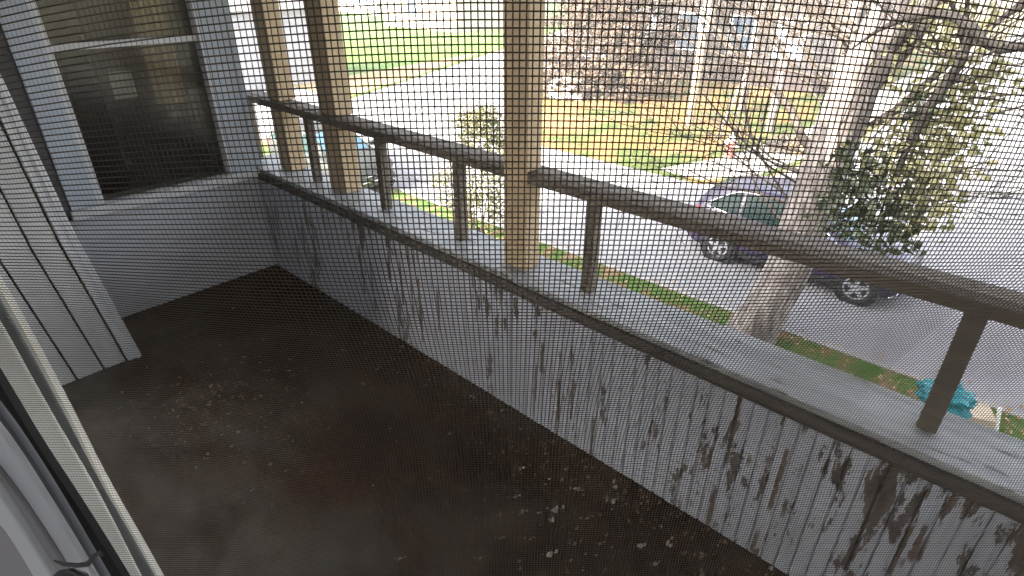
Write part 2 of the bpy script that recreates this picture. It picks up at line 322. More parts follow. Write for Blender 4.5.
b = MB(); b.box((.613, Y-.026, .607), (.640, Y+.04, 2.0)); b.box((1.241, Y-.026, .607), (1.257, Y+.04, 2.0)); subp(b, 'frame', M['white'], wn, ew)
b = MB(); b.box((.641, Y-.012, 1.278), (1.240, Y+.02, 1.305)); subp(b, 'meeting_rail', M['white'], wn, ew)
b = MB(); b.box((.49, Y-.055, .562), (1.394, Y+.012, .6045)); subp(b, 'sill', M['white'], wn, ew, bevel=.004)
b = MB(); b.box((.641, Y+.022, .606), (1.240, Y+.026, 1.999)); subp(b, 'pane', M['pane'], wn, ew)
# dark room behind it; a yellowish strip and white patch stand in for reflections
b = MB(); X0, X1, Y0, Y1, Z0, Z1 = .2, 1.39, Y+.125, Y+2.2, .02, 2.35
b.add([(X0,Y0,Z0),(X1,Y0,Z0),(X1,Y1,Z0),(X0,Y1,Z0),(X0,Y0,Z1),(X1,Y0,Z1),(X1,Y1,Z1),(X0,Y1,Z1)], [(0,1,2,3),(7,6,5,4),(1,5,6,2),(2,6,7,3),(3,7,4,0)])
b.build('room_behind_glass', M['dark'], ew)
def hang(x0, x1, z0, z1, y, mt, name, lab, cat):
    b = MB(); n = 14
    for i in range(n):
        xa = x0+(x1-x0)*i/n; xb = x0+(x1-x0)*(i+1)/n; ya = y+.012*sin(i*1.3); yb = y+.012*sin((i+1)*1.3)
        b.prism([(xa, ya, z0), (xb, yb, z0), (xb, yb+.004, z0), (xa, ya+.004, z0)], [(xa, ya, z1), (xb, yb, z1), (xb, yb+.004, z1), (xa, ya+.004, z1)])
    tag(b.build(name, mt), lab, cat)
hang(1.02, 1.16, .98, 1.99, Y+.10, M['reflection_strip'], 'reflection_strip', 'narrow yellowish strip standing in for a reflection in the dark end window', 'reflection_strip')
b = MB(); b.box((.83, Y+.034, 1.05), (.925, Y+.037, 1.17)); tag(b.build('reflection_sheet', M['reflection_patch']), 'small white patch standing in for a reflection in the dark end window', 'reflection_patch')

# --- near wall end (boards) standing proud of the end wall
nw = thing('boarded_wall_return', 'off-white boarded wall return with a white corner strip left of the end window', 'wall', (.3, 2.8, 0))
pr = [(140, 350), (78, 240), (22, 120)]
E_ = [aty(x, y, 2.8) for x, y in pr]; E_[0].z = .003
d_ = (E_[2]-E_[1]); E_.append(E_[2] + d_*2.6)
def band(off0, off1, y0, y1, zlo=.003):
    b = MB(); a = [Vector((e.x-off0, y0, e.z)) for e in E_]; c = [Vector((e.x-off1, y0, e.z)) for e in E_]
    A = a + c[::-1]; Bk = [v + Vector((0, y1-y0, 0)) for v in A]; b.prism(A, Bk); return b
sl = .10
band(0, .058, 2.796, 2.83).build('corner_strip', M['white'], nw, bevel=.004)
band(.012, .024, 2.789, 2.7955).build('bead', M['white'], nw)
band(.066, .150, 2.806, 2.83).build('board', M['beige'], nw, bevel=.003)
band(.158, .255, 2.806, 2.83).build('board', M['beige'], nw, bevel=.003)
band(.263, .36, 2.806, 2.83).build('board', M['beige'], nw, bevel=.003)
band(.368, .9, 2.806, 2.83).build('board', M['beige'], nw, bevel=.003)
band(.001, .9, 2.831, 3.21).build('wall_core', M['groove'], nw)

# the rest of the house, out of the picture: it throws the shade over the porch, the car and the near half of the road
hb = thing('house_main_block', 'tall pale clapboard house block behind the porch, out of the picture', 'house', (-5, -5, GZ))
b = MB(); b.box((-10, -14, GZ), (-3.6, 3.9, 9.6)); b.build('wall', M['siding'], hb)
b = MB(); b.prism([(-10.4, -14.4, 9.603), (-3.2, -14.4, 9.603), (-6.8, -14.4, 12)], [(-10.4, 4.1, 9.603), (-3.2, 4.1, 9.603), (-6.8, 4.1, 12)]); b.build('roof', M['roof'], hb)
hw_ = thing('house_side_wing', 'lower wing of the house beyond the end wall, out of the picture', 'house', (-3, 6, GZ))
b = MB(); b.box((1.30, Y+.13, GZ), (1.388, 9.4, 3.7)); b.box((-3.5, 9.402, GZ), (1.388, 9.5, 3.7)); b.build('wall', M['siding'], hw_)
b = MB(); b.box((-3.55, 3.40, 3.703), (1.6, 9.55, 3.83)); b.build('roof', M['roof'], hw_)
b = MB(); b.box((-1.5, -2.4, GZ), (1.5, 3.2, -.3)); b.build('lower_storey', M['siding'], hb)

# ------------------------------------------------------------------ floor litter (paint chips and leaf crumbs)
b = MB()
def flake(b, c, s, z, flat=.25):
    k = random.randint(4, 6); a0 = random.random()*6.28; t = random.uniform(-flat, flat); t2 = random.uniform(-flat, flat); asp = random.uniform(.35, 1)
    vs = [(0, 0)]; 
    for i in range(k):
        a = a0+2*pi*i/k; r = s*random.uniform(.6, 1.1); vs.append((r*cos(a), r*sin(a)*asp))
    V = [(c[0]+p[0], c[1]+p[1], z+abs(t)*s+abs(t2)*s+p[0]*t+p[1]*t2+(s*.12 if i == 0 else 0)) for i, p in enumerate(vs)]
    b.add(V, [(0, 1+i, 1+(i+1) % k) for i in range(k)])
b2 = MB()
for i in range(620):
    r = random.random()
    if r < .45: x = PX - abs(random.gauss(0, .16)) - .01; y_ = random.uniform(-.2, 2.2)
    elif r < .7: x = random.gauss(.62, .16); y_ = random.gauss(2.25, .28)
    elif r < .8: x = random.uniform(.1, PX-.02); y_ = random.uniform(0, 3.1)
    else: x = random.gauss(1.05, .14); y_ = random.gauss(.75, .35)
    if x > PX-.01 or (y_ > 2.72 and x < .6): continue
    s = random.choice([.0025, .003, .004, .004, .005, .009]) * random.uniform(.7, 1.4)
    flake(b, (x, y_), s, .002, .5)
b3 = MB()
for (px, py, s) in ((455, 372, .022), (443, 366, .012), (556, 511, .02), (556, 512, .012), (521, 514, .016), (613, 502, .015), (550, 556, .015), (612, 502, .01), (277, 263, .008), (470, 398, .009), (290, 372, .012), (265, 372, .008), (480, 560, .012), (520, 470, .01), (587, 520, .014), (500, 540, .01), (640, 548, .014), (655, 565, .01), (530, 540, .012), (575, 545, .013), (515, 498, .012), (545, 455, .008), (565, 470, .009), (470, 350, .01), (430, 480, .008), (400, 560, .012), (600, 545, .01), (575, 490, .012), (495, 420, .008)):
    p = atz(px, py, 0); flake(b3, p, s*.95, .003, .35); flake(b3, (p.x+s*1.3, p.y-s*.5), s*.5, .003, .5); flake(b3, (p.x-s*.8, p.y+s*1.2), s*.35, .003, .5)
for i in range(620):       # crumbs of leaf and rust-brown dirt lying in drifts
    if random.random() < .5: x = random.gauss(.62, .17); y_ = random.gauss(2.2, .22)
    else: x = PX - abs(random.gauss(0, .10)) - .012; y_ = random.uniform(.1, 2.4)
    if x < PX-.012 and not (y_ > 2.72 and x < .6): flake(b2, (x, y_), random.uniform(.003, .010), .002, .6)
struct(b2.build('leaf_crumbs', M['litter2']), 'stuff')
struct(b.build('floor_litter', M['flake']), 'stuff'); struct(b3.build('paint_chips', M['chip']), 'stuff')

# ================================================================== OUR WINDOW AND ITS SCREEN
wd = thing('screened_window', 'insect screen in a creamy window frame, close in front of the whole view', 'window screen', tuple(W(-.1, .2, -.2)))
A_ = .00160
hs = np.array([-.30, .0, .03, .068, .10, .13, .162, .20, .30, .45, .6]); ns = np.array([.150, .149, .148, .150, .162, .178, .194, .206, .215, .215, .215])
def nprof(h): return float(np.interp(h, hs, ns))
def surf(u, h):
    k = min(1.6, (u/.13)**2)
    hh = h + .011*k*max(0., min(1., (.25-h)/.23)) if u < 0 else h + .008*k*max(0., min(1., (.25-h)/.23))
    nn = nprof(h)*(1+(.13 if u < 0 else .09)*k*(1 if h < .1 else max(.35, 1-(h-.1)*4)))
    return W(u, nn, -hh)
# rows equally spaced along the profile arc
hh = np.linspace(-.16, .56, 1441); nn_ = np.array([nprof(h) for h in hh]); ker = np.ones(41)/41
nsm = np.convolve(np.pad(nn_, 20, mode='edge'), ker, mode='valid')
def nprof(h): return float(np.interp(h, hh, nsm))
arc = np.concatenate([[0], np.cumsum(np.hypot(np.diff(hh), np.diff(nsm)))])
rows = np.interp(np.arange(0, arc[-1], A_*1.10), arc, hh); us = np.arange(-.36, .36, A_)
b = MB(); hw_h = .00018
def ribbon(b, pts, wv, ddir):
    o = len(b.v); n = len(pts)
    for i, p in enumerate(pts):
        t = (pts[min(i+1, n-1)]-pts[max(i-1, 0)]).normalized(); s = t.cross(ddir).normalized(); q = s.cross(t).normalized()
        for e in (s, q, -s, -q): b.v.append(tuple(p + e*wv))
    for i in range(n-1):
        for j in range(4): k = (j+1) % 4; b.f.append((o+i*4+j, o+i*4+k, o+(i+1)*4+k, o+(i+1)*4+j))
uu = np.linspace(-.36, .36, 40)
for h in rows: ribbon(b, [surf(u, h) for u in uu], hw_h, NH)
hcs = np.linspace(-.16, .56, 60)
for u in us:
    wv = .000175 if u > -.03 else max(.00006, .000175 + (u+.03)*.0013)
    ribbon(b, [surf(u, h) + NH*.0003 for h in hcs], wv, NH)
b.build('screen_mesh', M['wire'], wd)
# frame pieces: long bars following the lower left of the opening, each a solid with its own depth
def bar(pl, pr_, n, th, name, m, bevel=.002, push=None):
    L_ = [atn(x, y, n) for x, y in pl]; R_ = [atn(x, y, n) for x, y in pr_]; bb = MB()
    def smooth(P):
        for _ in range(2): P = [P[0]] + [q for i in range(len(P)-1) for q in (P[i].lerp(P[i+1], .25), P[i].lerp(P[i+1], .75))] + [P[-1]]
        return P
    L_, R_ = smooth(L_), smooth(R_); k = len(L_)
    for i in range(k): bb.v += [tuple(L_[i]), tuple(R_[i]), tuple(R_[i]+NH*th), tuple(L_[i]+NH*th)]
    for i in range(k-1):
        for j in range(4): q = (j+1) % 4; bb.f.append((i*4+j, (i+1)*4+j, (i+1)*4+q, i*4+q))
    bb.f += [(0,1,2,3), (k*4-1,k*4-2,k*4-3,k*4-4)]
    o = bb.build(name, m, wd, bevel=bevel); return o
bar([(-60,250), (-14,330), (42,420), (92,520), (150,630)], [(-44,232), (4,310), (64,415), (120,520), (196,650)], .315, .003, 'frame_channel', M['framegrey'])
bar([(-40,232), (10,313), (66,416), (100,482), (150,566), (185,630)], [(-36,230), (14,312), (70,415.5), (103,481.5), (152.5,565.5), (187,629)], .309, .005, 'channel_lip', M['framewhite'], 0)
bar([(-60,280), (-20,350), (14,408), (62,492), (118,590), (150,646)], [(-40,262), (0,325), (47,410), (100,498), (146,590), (190,660)], .300, .003, 'frame_stile', M['framewhite'])
bar([(-80,330), (-16,400), (14,432), (58,500), (103,576), (130,622)], [(-58,292), (0,384), (36,444), (74,500), (124,578), (160,640)], .150, .003, 'gasket', M['gasket'], 0)
bar([(-90,330), (-40,380), (-4,424), (40,492), (92,576), (130,640)], [(-60,330), (-10,400), (18,436), (62,505), (106,580), (150,652)], .140, .003, 'sash_channel', M['framegrey'])
bar([(-90,350), (-40,420), (0,466), (40,522), (78,584), (110,640)], [(-80,340), (-30,398), (6,440), (50,508), (94,579), (130,640)], .134, .003, 'sash_edge', M['framelight'])
bar([(-120,400), (-70,470), (-60,500), (-40,560), (10,640)], [(-90,350), (-40,420), (0,466), (40,522), (112,640)], .139, .003, 'sash_face', M['frame'])
bar([(-60,470), (-30,500), (-4,520), (16,548), (40,590)], [(-40,455), (-12,480), (8,508), (30,542), (60,590)], .128, .003, 'sash_bead', M['framelight'])
bb = MB(); bb.tube([atn(x, y, .122) for x, y in ((54,560.5), (64,564), (78,565.5), (88,564), (94,556), (99,553), (104,555.5))], [.0003,.0006,.0008,.0009,.0008,.0007,.0004], 8)
bb.tube([atn(x, y, .122) for x, y in ((52,580), (60,574), (72,572), (84,576), (92,590))], [.0008,.0012,.0013,.0012,.0012], 8)
bb.build('latch', M['latch'], wd, smooth=True)
# wall that holds the window, and the camera's room, left open above and behind to let skylight in
bw_ = thing('window_wall', 'interior wall that holds the screened window, out of the picture', 'wall', tuple(W(0, .32, -1.6)))
b = MB()
def slab(u0, u1, h0, h1, n0=.318, n1=.40):
    q = [W(u0, n0, h0), W(u1, n0, h0), W(u1, n0, h1), W(u0, n0, h1)]; b.prism(q, [v+NH*(n1-n0) for v in q])
slab(-1.3, -.75, -1.59, .75); slab(.75, 1.0, -1.59, .75); slab(-.749, .749, .36, .75); slab(-.749, .749, -1.59, -.72)
b.build('wall_panel', M['beige'], bw_)
b = MB(); c = [W(u, n, h) for n in (.317, -1.6) for h in (-1.57, .75) for u in (-1.0, 1.0)]
b.add(c, [(0, 1, 5, 4), (0, 4, 6, 2), (1, 3, 7, 5)]); struct(b.build('room_interior', M['room']))

# ================================================================== STREET LEVEL
sheet('ground', [(-900,-900), (900,-900), (900,900), (-900,900)], GZ-.03, M['far'])
sheet('yard', [(-6,-30), (9.0,-30), (9.0,30), (-6,30)], GZ-.02, M['yard'])
sheet('road', [(9.72,-60), (16.0,-60), (16.0,120), (9.72,120)], GZ-.012, M['asphalt'])
sheet('side_street', [(15.99,14.6), (22.5,20.6), (46,28.5), (90,44), (90,54), (46,38), (30,31.2), (15.99,25.4)], GZ-.008, M['asphalt'])
sheet('cross_street', [(15.99,7.2), (17.6,6.0), (24,5.2), (90,6.6), (90,-9), (15.99,-9)], GZ-.008, M['asphalt'])
sheet('pavement', [(16.4,7.35), (18,6.35), (24,5.55), (60,6.2), (60,7.9), (24,7.3), (19,8.0), (16.4,8.9)], GZ+.002, M['concrete'])
sheet('lawn', [(16.0,14.4), (16.02,7.4), (17.6,6.2), (24,5.4), (60,6.3), (60,31.5), (46,27.6), (22.5,20.0)], GZ-.004, M['lawn'])
sheet('far_lawn', [(16.0,25.6), (30,31.5), (46,38.5), (90,54.5), (90,160), (16,160)], GZ-.004, M['greenlawn'])
sheet('worn_verge', [(16.05,25.9), (22,28.2), (30,31.9), (33,33.4), (27,32.5), (21,31.5), (16.05,31)], GZ+.002, M['dirt'])
b = MB(); b.box((9.60,-60,GZ-.03), (9.72,26,GZ+.03)); struct(b.build('kerb', M['kerb']))
b = MB(); b.add([(8.3,-30,GZ), (9.6,-30,GZ+.012), (9.6,27,GZ+.012), (8.3,27,GZ)], [(0,1,2,3)]); struct(b.build('grass_strip', M['strip']))
# grass blades and fallen leaves on the strip
b = MB(); pts = 0
for i in range(5200):
    x = random.uniform(8.5, 9.58); y_ = random.uniform(-1, 9); g = sin(y_*1.9)+sin(y_*.7+1)+.8*sin(x*5)
    if g < -.2 and random.random() < .7: continue
    hgt = random.uniform(.03, .075); a = random.random()*6.28; w = .006; dx = random.gauss(0, .02); dy = random.gauss(0, .02)
    b.add([(x-w*cos(a), y_-w*sin(a), GZ), (x+w*cos(a), y_+w*sin(a), GZ), (x+dx, y_+dy, GZ+hgt)], [(0,1,2)])
struct(b.build('grass', M['greenlawn']), 'stuff')
b = MB()
for i in range(900):
    if random.random() < .2: x = random.uniform(8.2, 9.7); y_ = random.uniform(-1.6, .9); s = random.uniform(.02, .05)
    elif random.random() < .6: x = random.uniform(8.4, 9.75) if random.random() < .75 else random.uniform(9.7, 10.1); y_ = random.uniform(-2.5, 9); s = random.uniform(.02, .045)
    else: x = random.uniform(16.2, 27); y_ = random.uniform(7, 17); s = random.uniform(.04, .08)
    flake(b, (x, y_), s, GZ+.02, .5)
struct(b.build('fallen_leaves', M['litter']), 'stuff')

# ------------------------------------------------------------------ foliage helpers
def leaf(b, c, L, wd_, d=None, droop=.3):
    d = d or Vector((random.gauss(0,1), random.gauss(0,1), random.gauss(-.2,.7))); d.normalize()
    s = d.cross(Vector((random.gauss(0,1), random.gauss(0,1), random.gauss(0,1)))).normalized(); n = s.cross(d)
    b.add([c, c+d*L*.45+s*wd_+n*wd_*.3, c+d*L-n*L*droop*random.random(), c+d*L*.45-s*wd_+n*wd_*.3, c+d*L*.5], [(0,1,4), (1,2,4), (4,2,3), (0,4,3)])
def cluster(b, c, r, n, L, w, flat=1.):
    for i in range(n):
        v = Vector((random.gauss(0,1), random.gauss(0,1), random.gauss(0,1)*flat)); v = v.normalized()*random.random()**.5
        leaf(b, Vector(c)+Vector((v.x*r[0], v.y*r[1], v.z*r[2])), L*random.uniform(.6,1.25), w*random.uniform(.7,1.2))
def branchy(b, p, d, L, r, depth, spread=.55, up=.05, nseg=4, kids=(2,3), nside=5, minr=.004):
    pts = [Vector(p)]; rs = [r]; d = Vector(d).normalized()
    for i in range(nseg):
        d = (d + Vector((random.gauss(0,.13), random.gauss(0,.13), random.gauss(0,.11)+up))).normalized(); pts.append(pts[-1]+d*L/nseg); rs.append(max(minr, r*(1-.55*(i+1)/nseg)))
    b.tube(pts, rs, nside if depth > 1 else 3, cap=False)
    if depth > 0:
        for k in range(random.randint(*kids)):
            i = random.randint(max(1, nseg//2), nseg); a = Vector((random.gauss(0,1), random.gauss(0,1), random.gauss(0,.7))).normalized()
            branchy(b, pts[i], d + a*spread*1.5, L*random.uniform(.55,.8), max(minr, rs[i]*.75), depth-1, spread, up, max(3, nseg-1), kids, nside, minr)

# --- big pale street tree by the kerb
st = thing('street_tree', 'big bare pale-barked tree standing on the grass strip beside the parked car', 'tree', (9.1, 2.75, GZ))
ctr = [(9.1,2.80,-4.08), (9.1,2.62,-3.4), (9.1,2.42,-2.58), (9.1,2.33,-1.5), (9.1,2.28,-.5), (9.12,2.2,.1), (9.15,2.05,.9), (9.2,1.9,1.9), (9.25,1.8,3.2), (9.3,1.7,5)]
rr = [.44, .36, .33, .31, .30, .29, .26, .22, .17, .1]
def wobble_tube(mb, pts, rs, n=14):
    pts = [Vector(p) for p in pts]; P = []; R_ = []
    for i in range(len(pts)-1):
        for k in range(4): t = k/4; P.append(pts[i].lerp(pts[i+1], t)); R_.append(rs[i]*(1-t)+rs[i+1]*t)
    P.append(pts[-1]); R_.append(rs[-1]); o = len(mb.v); mb.tube(P, R_, n)
    for i in range(o, o+len(P)*n):
        j = (i-o) % n; k = (i-o)//n; c = P[k]; v = Vector(mb.v[i]); f = 1+.07*sin(j*2.3+k*.35)+.05*sin(j*4.1-k*.6)
        mb.v[i] = tuple(c+(v-c)*f)
b = MB(); wobble_tube(b, ctr, rr); b.build('trunk', M['bark'], st, smooth=True)
random.seed(21)
for p, d, L, r in (((9.12,2.2,.0), (.15,-.7,1.0), 4.5, .16), ((9.12,2.22,-.3), (.3,.55,1.1), 4, .13), ((9.14,2.1,.6), (-.3,-.9,.9), 4, .12), ((9.15,2.05,.9), (.6,.3,1.2), 4, .11), ((9.1,2.3,-.9), (.5,.8,.5), 3.2, .07), ((9.2,1.9,1.8), (-.2,.7,1), 3.5, .09), ((9.1,2.3,-.7), (.2,-.8,.6), 2.8, .07)):
    b = MB(); branchy(b, p, d, L, r, 3, .6, .0, 6, (3, 4), 6, .006); b.build('limb', M['bark'] if r > .1 else M['twig'], st, smooth=True)

# --- sapling-like thin bare trees on the lawn (twig screen)
def bare_tree(x, y_, h, r, lab, m='twig', depth=3, lean=(0, 0)):
    t = thing('bare_tree', lab, 'tree', (x, y_, GZ), 'bare trees on the lawn across the road')
    b = MB(); top = Vector((x+lean[0], y_+lean[1], GZ+h*.45)); b.tube([(x, y_, GZ-.1), (x+lean[0]*.4, y_+lean[1]*.4, GZ+h*.2), top], [r, r*.85, r*.7], 8); b.build('trunk', M['bark'], t, smooth=True)
    b = MB()
    for k in range(6):
        a = 2*pi*k/6+random.random(); branchy(b, top - Vector((lean[0], lean[1], h*.45))*random.uniform(0, .35), (cos(a), sin(a), random.uniform(.4, 1.1)), h*.32, r*.5, depth, .6, .03, 5, (2, 3), 5, .011)
    b.build('crown', M[m], t)
random.seed(5)
bare_tree(23.8, 8.3, 8.5, .17, 'slim bare tree with dense twigs nearest the cross street')
bare_tree(26.5, 10.6, 9.5, .2, 'bare twiggy tree in front of the dark house windows')
bare_tree(30.5, 8.0, 10, .25, 'bare spreading tree beside the dark house and the cross street')
bare_tree(21.5, 9.3, 5.5, .07, 'thin bare sapling on the green grass by the leaf pile', lean=(.4, -.5), depth=3)

# --- brown leafy tree mass across the road
bt = thing('brown_leaved_tree', 'large dense tree still full of dry brown leaves on the lawn across the road', 'tree', (25.5, 17.0, GZ))
random.seed(11)
b = MB(); b.tube([(25.5,17,GZ-.1), (25.6,17,GZ+1.2), (25.7,17.1,GZ+3.2), (25.9,17,GZ+6)], [.32,.27,.22,.12], 10); b.build('trunk', M['darkbark'], bt, smooth=True)
b = MB()
for k in range(12):
    a = 2*pi*k/12; branchy(b, (25.6,17,GZ+random.uniform(.4,3)), (cos(a), sin(a), random.uniform(.3,1)), 2.6, .09, 2, .6, .03, 4, (2,4), 4, .012)
b.build('branches', M['twig'], bt)
b = MB()
for k in range(560):
    a = random.random()*6.28; rad_ = 4.1*random.random()**.5; zz = random.uniform(.15, 7.5)
    if rad_ > 3.0+.8*sin(a*3+zz*.8): continue
    rr_ = random.uniform(.35, .8); cluster(b, (25.6+rad_*cos(a), 17+rad_*sin(a), GZ+zz), (rr_, rr_, rr_*.8), random.randint(40, 90), .22, .085)
b.build('foliage', M['brownleaf'], bt)

# --- shrub left of the middle post
sh = thing('garden_shrub', 'yellow-green small-leaved shrub below the railing left of the middle post', 'shrub', (9.0, 9.25, GZ)); SX, SY = 9.0, 9.25
random.seed(3)
b = MB()
for k in range(9): branchy(b, (SX+random.gauss(0,.15), SY+random.gauss(0,.15), GZ-.05), (random.gauss(0,.4), random.gauss(0,.4), 1), 1.7, .02, 2, .4, .05, 4, (2,3), 4, .004)
b.build('stems', M['twig'], sh)
b = MB()
for k in range(120):
    zz = random.uniform(.2, 2.9); r_ = .85*(1-abs(zz-1.2)/2.6); a = random.random()*6.28; q = random.random()**.5*r_*1.3
    cluster(b, (SX+q*cos(a), SY+q*sin(a), GZ+zz), (.24,.24,.22), random.randint(24, 46), .085, .028)
b.build('foliage', M['bushleaf'], sh)

# --- overhanging broad-leaved tree at the right
ov = thing('broadleaf_evergreen', 'broad-leaved evergreen with drooping limbs hanging in front of the bright cross street', 'tree', (7.4, -3.6, GZ))
def pd(x, y, dist): d = ray(x, y).normalized(); return CAM + d*dist
random.seed(9)
b = MB(); b.tube([(7.4,-3.6,GZ-.1), (7.4,-3.55,-2), (7.45,-3.5,0), (7.5,-3.3,1.6)], [.24,.2,.17,.13], 10); b.build('trunk', M['darkbark'], ov, smooth=True)
random.seed(77)
TW = MB()
for k in range(34):
    z0 = random.uniform(-2.0, 1.6); sgn = random.choice((-1, 1, 1)); branchy(TW, (9.1+random.uniform(-.1,.3), 2.3+sgn*random.uniform(.2,.3)-max(0,z0)*.2, z0), (random.uniform(-.6,.5), sgn*random.uniform(.5,1.1), random.uniform(-.1,.9)), random.uniform(1.3,2.6), .022, 3, .5, .04, 6, (2,4), 5, .0045)
TW.build('twigs', M['twig'], st)
P1 = [Vector((7.45,-3.45,.3)), pd(1075,30,8.2), pd(1024,46,8.2), pd(1000,50,8.2), pd(983,42,8.2), pd(972,28,8.2), pd(955,17,8.3), pd(935,14,8.4), pd(905,18,8.5), pd(878,30,8.6), pd(850,50,8.8)]
b = MB(); b.tube(P1, [.10,.055,.05,.05,.052,.055,.05,.045,.04,.025,.008], 7); b.build('limb', M['darkbark'], ov, smooth=True)
P2 = [pd(972,28,8.22), pd(962,60,8.4), pd(945,85,8.5), pd(925,112,8.6), pd(908,145,8.7), pd(893,180,8.8), pd(878,220,8.9)]
b = MB(); b.tube(P2, [.04,.05,.06,.06,.045,.025,.01], 7)
b.tube([P2[2], pd(985,75,8.3), pd(1010,70,8.1)], [.02,.012,.005], 5); b.tube([P2[3], pd(890,120,8.4), pd(860,150,8.4)], [.02,.012,.005], 5); b.tube([pd(905,150,8.7), pd(935,210,8.5), pd(960,218,8.4), pd(1000,195,8.3)], [.008,.006,.005,.003], 5); b.tube([P2[4], pd(850,185,8.7), pd(820,195,8.8)], [.016,.01,.004], 5); b.tube([P2[5], pd(905,215,8.7), pd(912,240,8.7)], [.014,.008,.004], 5)
b.build('limb', M['darkbark'], ov, smooth=True)
b = MB(); c2 = MB()
for (x, y_, s, n) in ((845,165,14,26), (855,190,18,40), (840,210,16,34), (870,205,20,46), (860,232,20,44), (885,225,20,46), (900,240,16,34), (838,178,10,16), (880,180,18,34), (895,200,16,28), (850,250,12,16), (905,222,10,14), (865,165,14,22), (925,112,10,18), (915,100,8,12), (940,95,8,8), (848,215,18,30)):
    cluster(b, pd(x, y_, 8.7), (s*.021,)*3, int(n*1.15), .17, .046)
for (x, y_, s, n) in ((905,170,18,34), (920,190,18,34), (930,165,18,34), (945,150,18,34), (955,120,16,30), (965,90,14,24), (930,140,18,36), (905,140,16,26), (940,200,14,20), (925,210,16,22), (910,200,16,28), (885,150,16,22), (950,60,14,20), (960,20,16,30), (940,8,14,24), (985,80,12,14), (900,60,14,12), (975,60,12,14), (1005,75,8,8)):
    cluster(c2, pd(x, y_, 8.95), (s*.030,)*3, int(n*2.6), .14, .045)
b.build('dark_foliage', M['darkleaf'], ov); c2.build('light_foliage', M['limeleaf'], ov)

# ------------------------------------------------------------------ pole with white plate
pl = thing('utility_pole', 'pale wooden pole with a small white plate, standing on the lawn across the road', 'pole', (22.5, 11.0, GZ))
b = MB(); b.tube([(22.5,11,GZ-.1), (22.5,11,GZ+3), (22.5,11,GZ+7.5)], [.16,.15,.13], 12); b.build('shaft', M['palewood'], pl, smooth=True)
pp = atx(704.5, 20, 22.35); T = Matrix.Translation(pp) @ Matrix.Rotation(atan2(-22.3, 11.0) + pi*0, 4, 'Z')
R2 = Matrix.Translation(pp) @ Matrix.Rotation(-YAW-.3, 4, 'Z')
b = MB(); b.box((-.20,-.02,-.42), (.20,.0,.42), R2); b.build('plate', M['plate'], pl)
for k in range(3): b = MB(); b.box((.02,-.026,-.28+.25*k), (.09,-.0205,-.21+.25*k), R2); b.build('plate_mark', M['bin'], pl)

# ------------------------------------------------------------------ houses
def house(name, lab, x0, y0, x1, y1, h, wallm, wins, base=None, roofh=2.5):
    t = thing(name, lab, 'house', ((x0+x1)/2, (y0+y1)/2, GZ))
    b = MB(); b.box((x0,y0,GZ+(base or 0)), (x1,y1,GZ+h)); b.build('wall', wallm, t)
    if base: b = MB(); b.box((x0-.02,y0-.02,GZ-.2), (x1+.02,y1+.02,GZ+base-.003)); b.build('foundation', M['housebrick'], t)
    b = MB(); ym = (y0+y1)/2; b.prism([(x0-.4,y0-.5,GZ+h+.003), (x0-.4,y1+.5,GZ+h+.003), (x0-.4,ym,GZ+h+roofh)], [(x1+.4,y0-.5,GZ+h+.003), (x1+.4,y1+.5,GZ+h+.003), (x1+.4,ym,GZ+h+roofh)]); b.build('roof', M['roof'], t)
    for side, c, w, z0, z1, gm in wins:
        f = MB(); g = MB(); q = .12
        if side == 'W':
            f.box((x0-.06,c-w/2-q,GZ+z0-q), (x0-.002,c-w/2,GZ+z1+q)); f.box((x0-.06,c+w/2,GZ+z0-q), (x0-.002,c+w/2+q,GZ+z1+q)); f.box((x0-.06,c-w/2,GZ+z0-q), (x0-.002,c+w/2,GZ+z0)); f.box((x0-.06,c-w/2,GZ+z1), (x0-.002,c+w/2,GZ+z1+q)); f.box((x0-.05,c-w/2,GZ+(z0+z1)/2-.03), (x0-.002,c+w/2,GZ+(z0+z1)/2+.03))
            g.box((x0-.02,c-w/2,GZ+z0), (x0-.004,c+w/2,GZ+z1))
        else:
            f.box((c-w/2-q,y0-.06,GZ+z0-q), (c-w/2,y0-.002,GZ+z1+q)); f.box((c+w/2,y0-.06,GZ+z0-q), (c+w/2+q,y0-.002,GZ+z1+q)); f.box((c-w/2,y0-.06,GZ+z0-q), (c+w/2,y0-.002,GZ+z0)); f.box((c-w/2,y0-.06,GZ+z1), (c+w/2,y0-.002,GZ+z1+q)); f.box((c-w/2,y0-.05,GZ+(z0+z1)/2-.03), (c+w/2,y0-.002,GZ+(z0+z1)/2+.03))
            g.box((c-w/2,y0-.02,GZ+z0), (c+w/2,y0-.004,GZ+z1))
        fo = f.build('window', M['wintrim'], t); go = g.build('pane', gm, None); go.parent = fo; go.matrix_parent_inverse = Matrix.Identity(4)
    return t
house('grey_house', 'dark grey house with white framed windows behind the bare trees', 33, 8.6, 44, 19, 5.2, M['housegrey'],
      [('W', 13.9, 1.3, 1.6, 3.3, M['winglass']), ('W', 11.4, 1.3, 1.6, 3.3, M['winblind']), ('W', 17, 1.3, 1.6, 3.3, M['winglass'])], base=.9)
house('white_clapboard_house', 'low white clapboard house seen between the tan posts beyond the far end of the porch', 4.0, 31.0, aty(322,100,31).x, 36, 3.7, M['neighbour'],
      [('S', 8.5, 1.1, 1.2, 2.6, M['winglass'])], base=None, roofh=.5)
house('beige_house', 'plain beige house across the far green lawn, left of the middle post', 41.5, 45.5, 55, 57, 5.0, M['housebeige'],
      [('W', 52, 1.4, 1.4, 3.1, M['winglass']), ('S', 50, 1.4, 1.2, 2.8, M['wintrim'])])
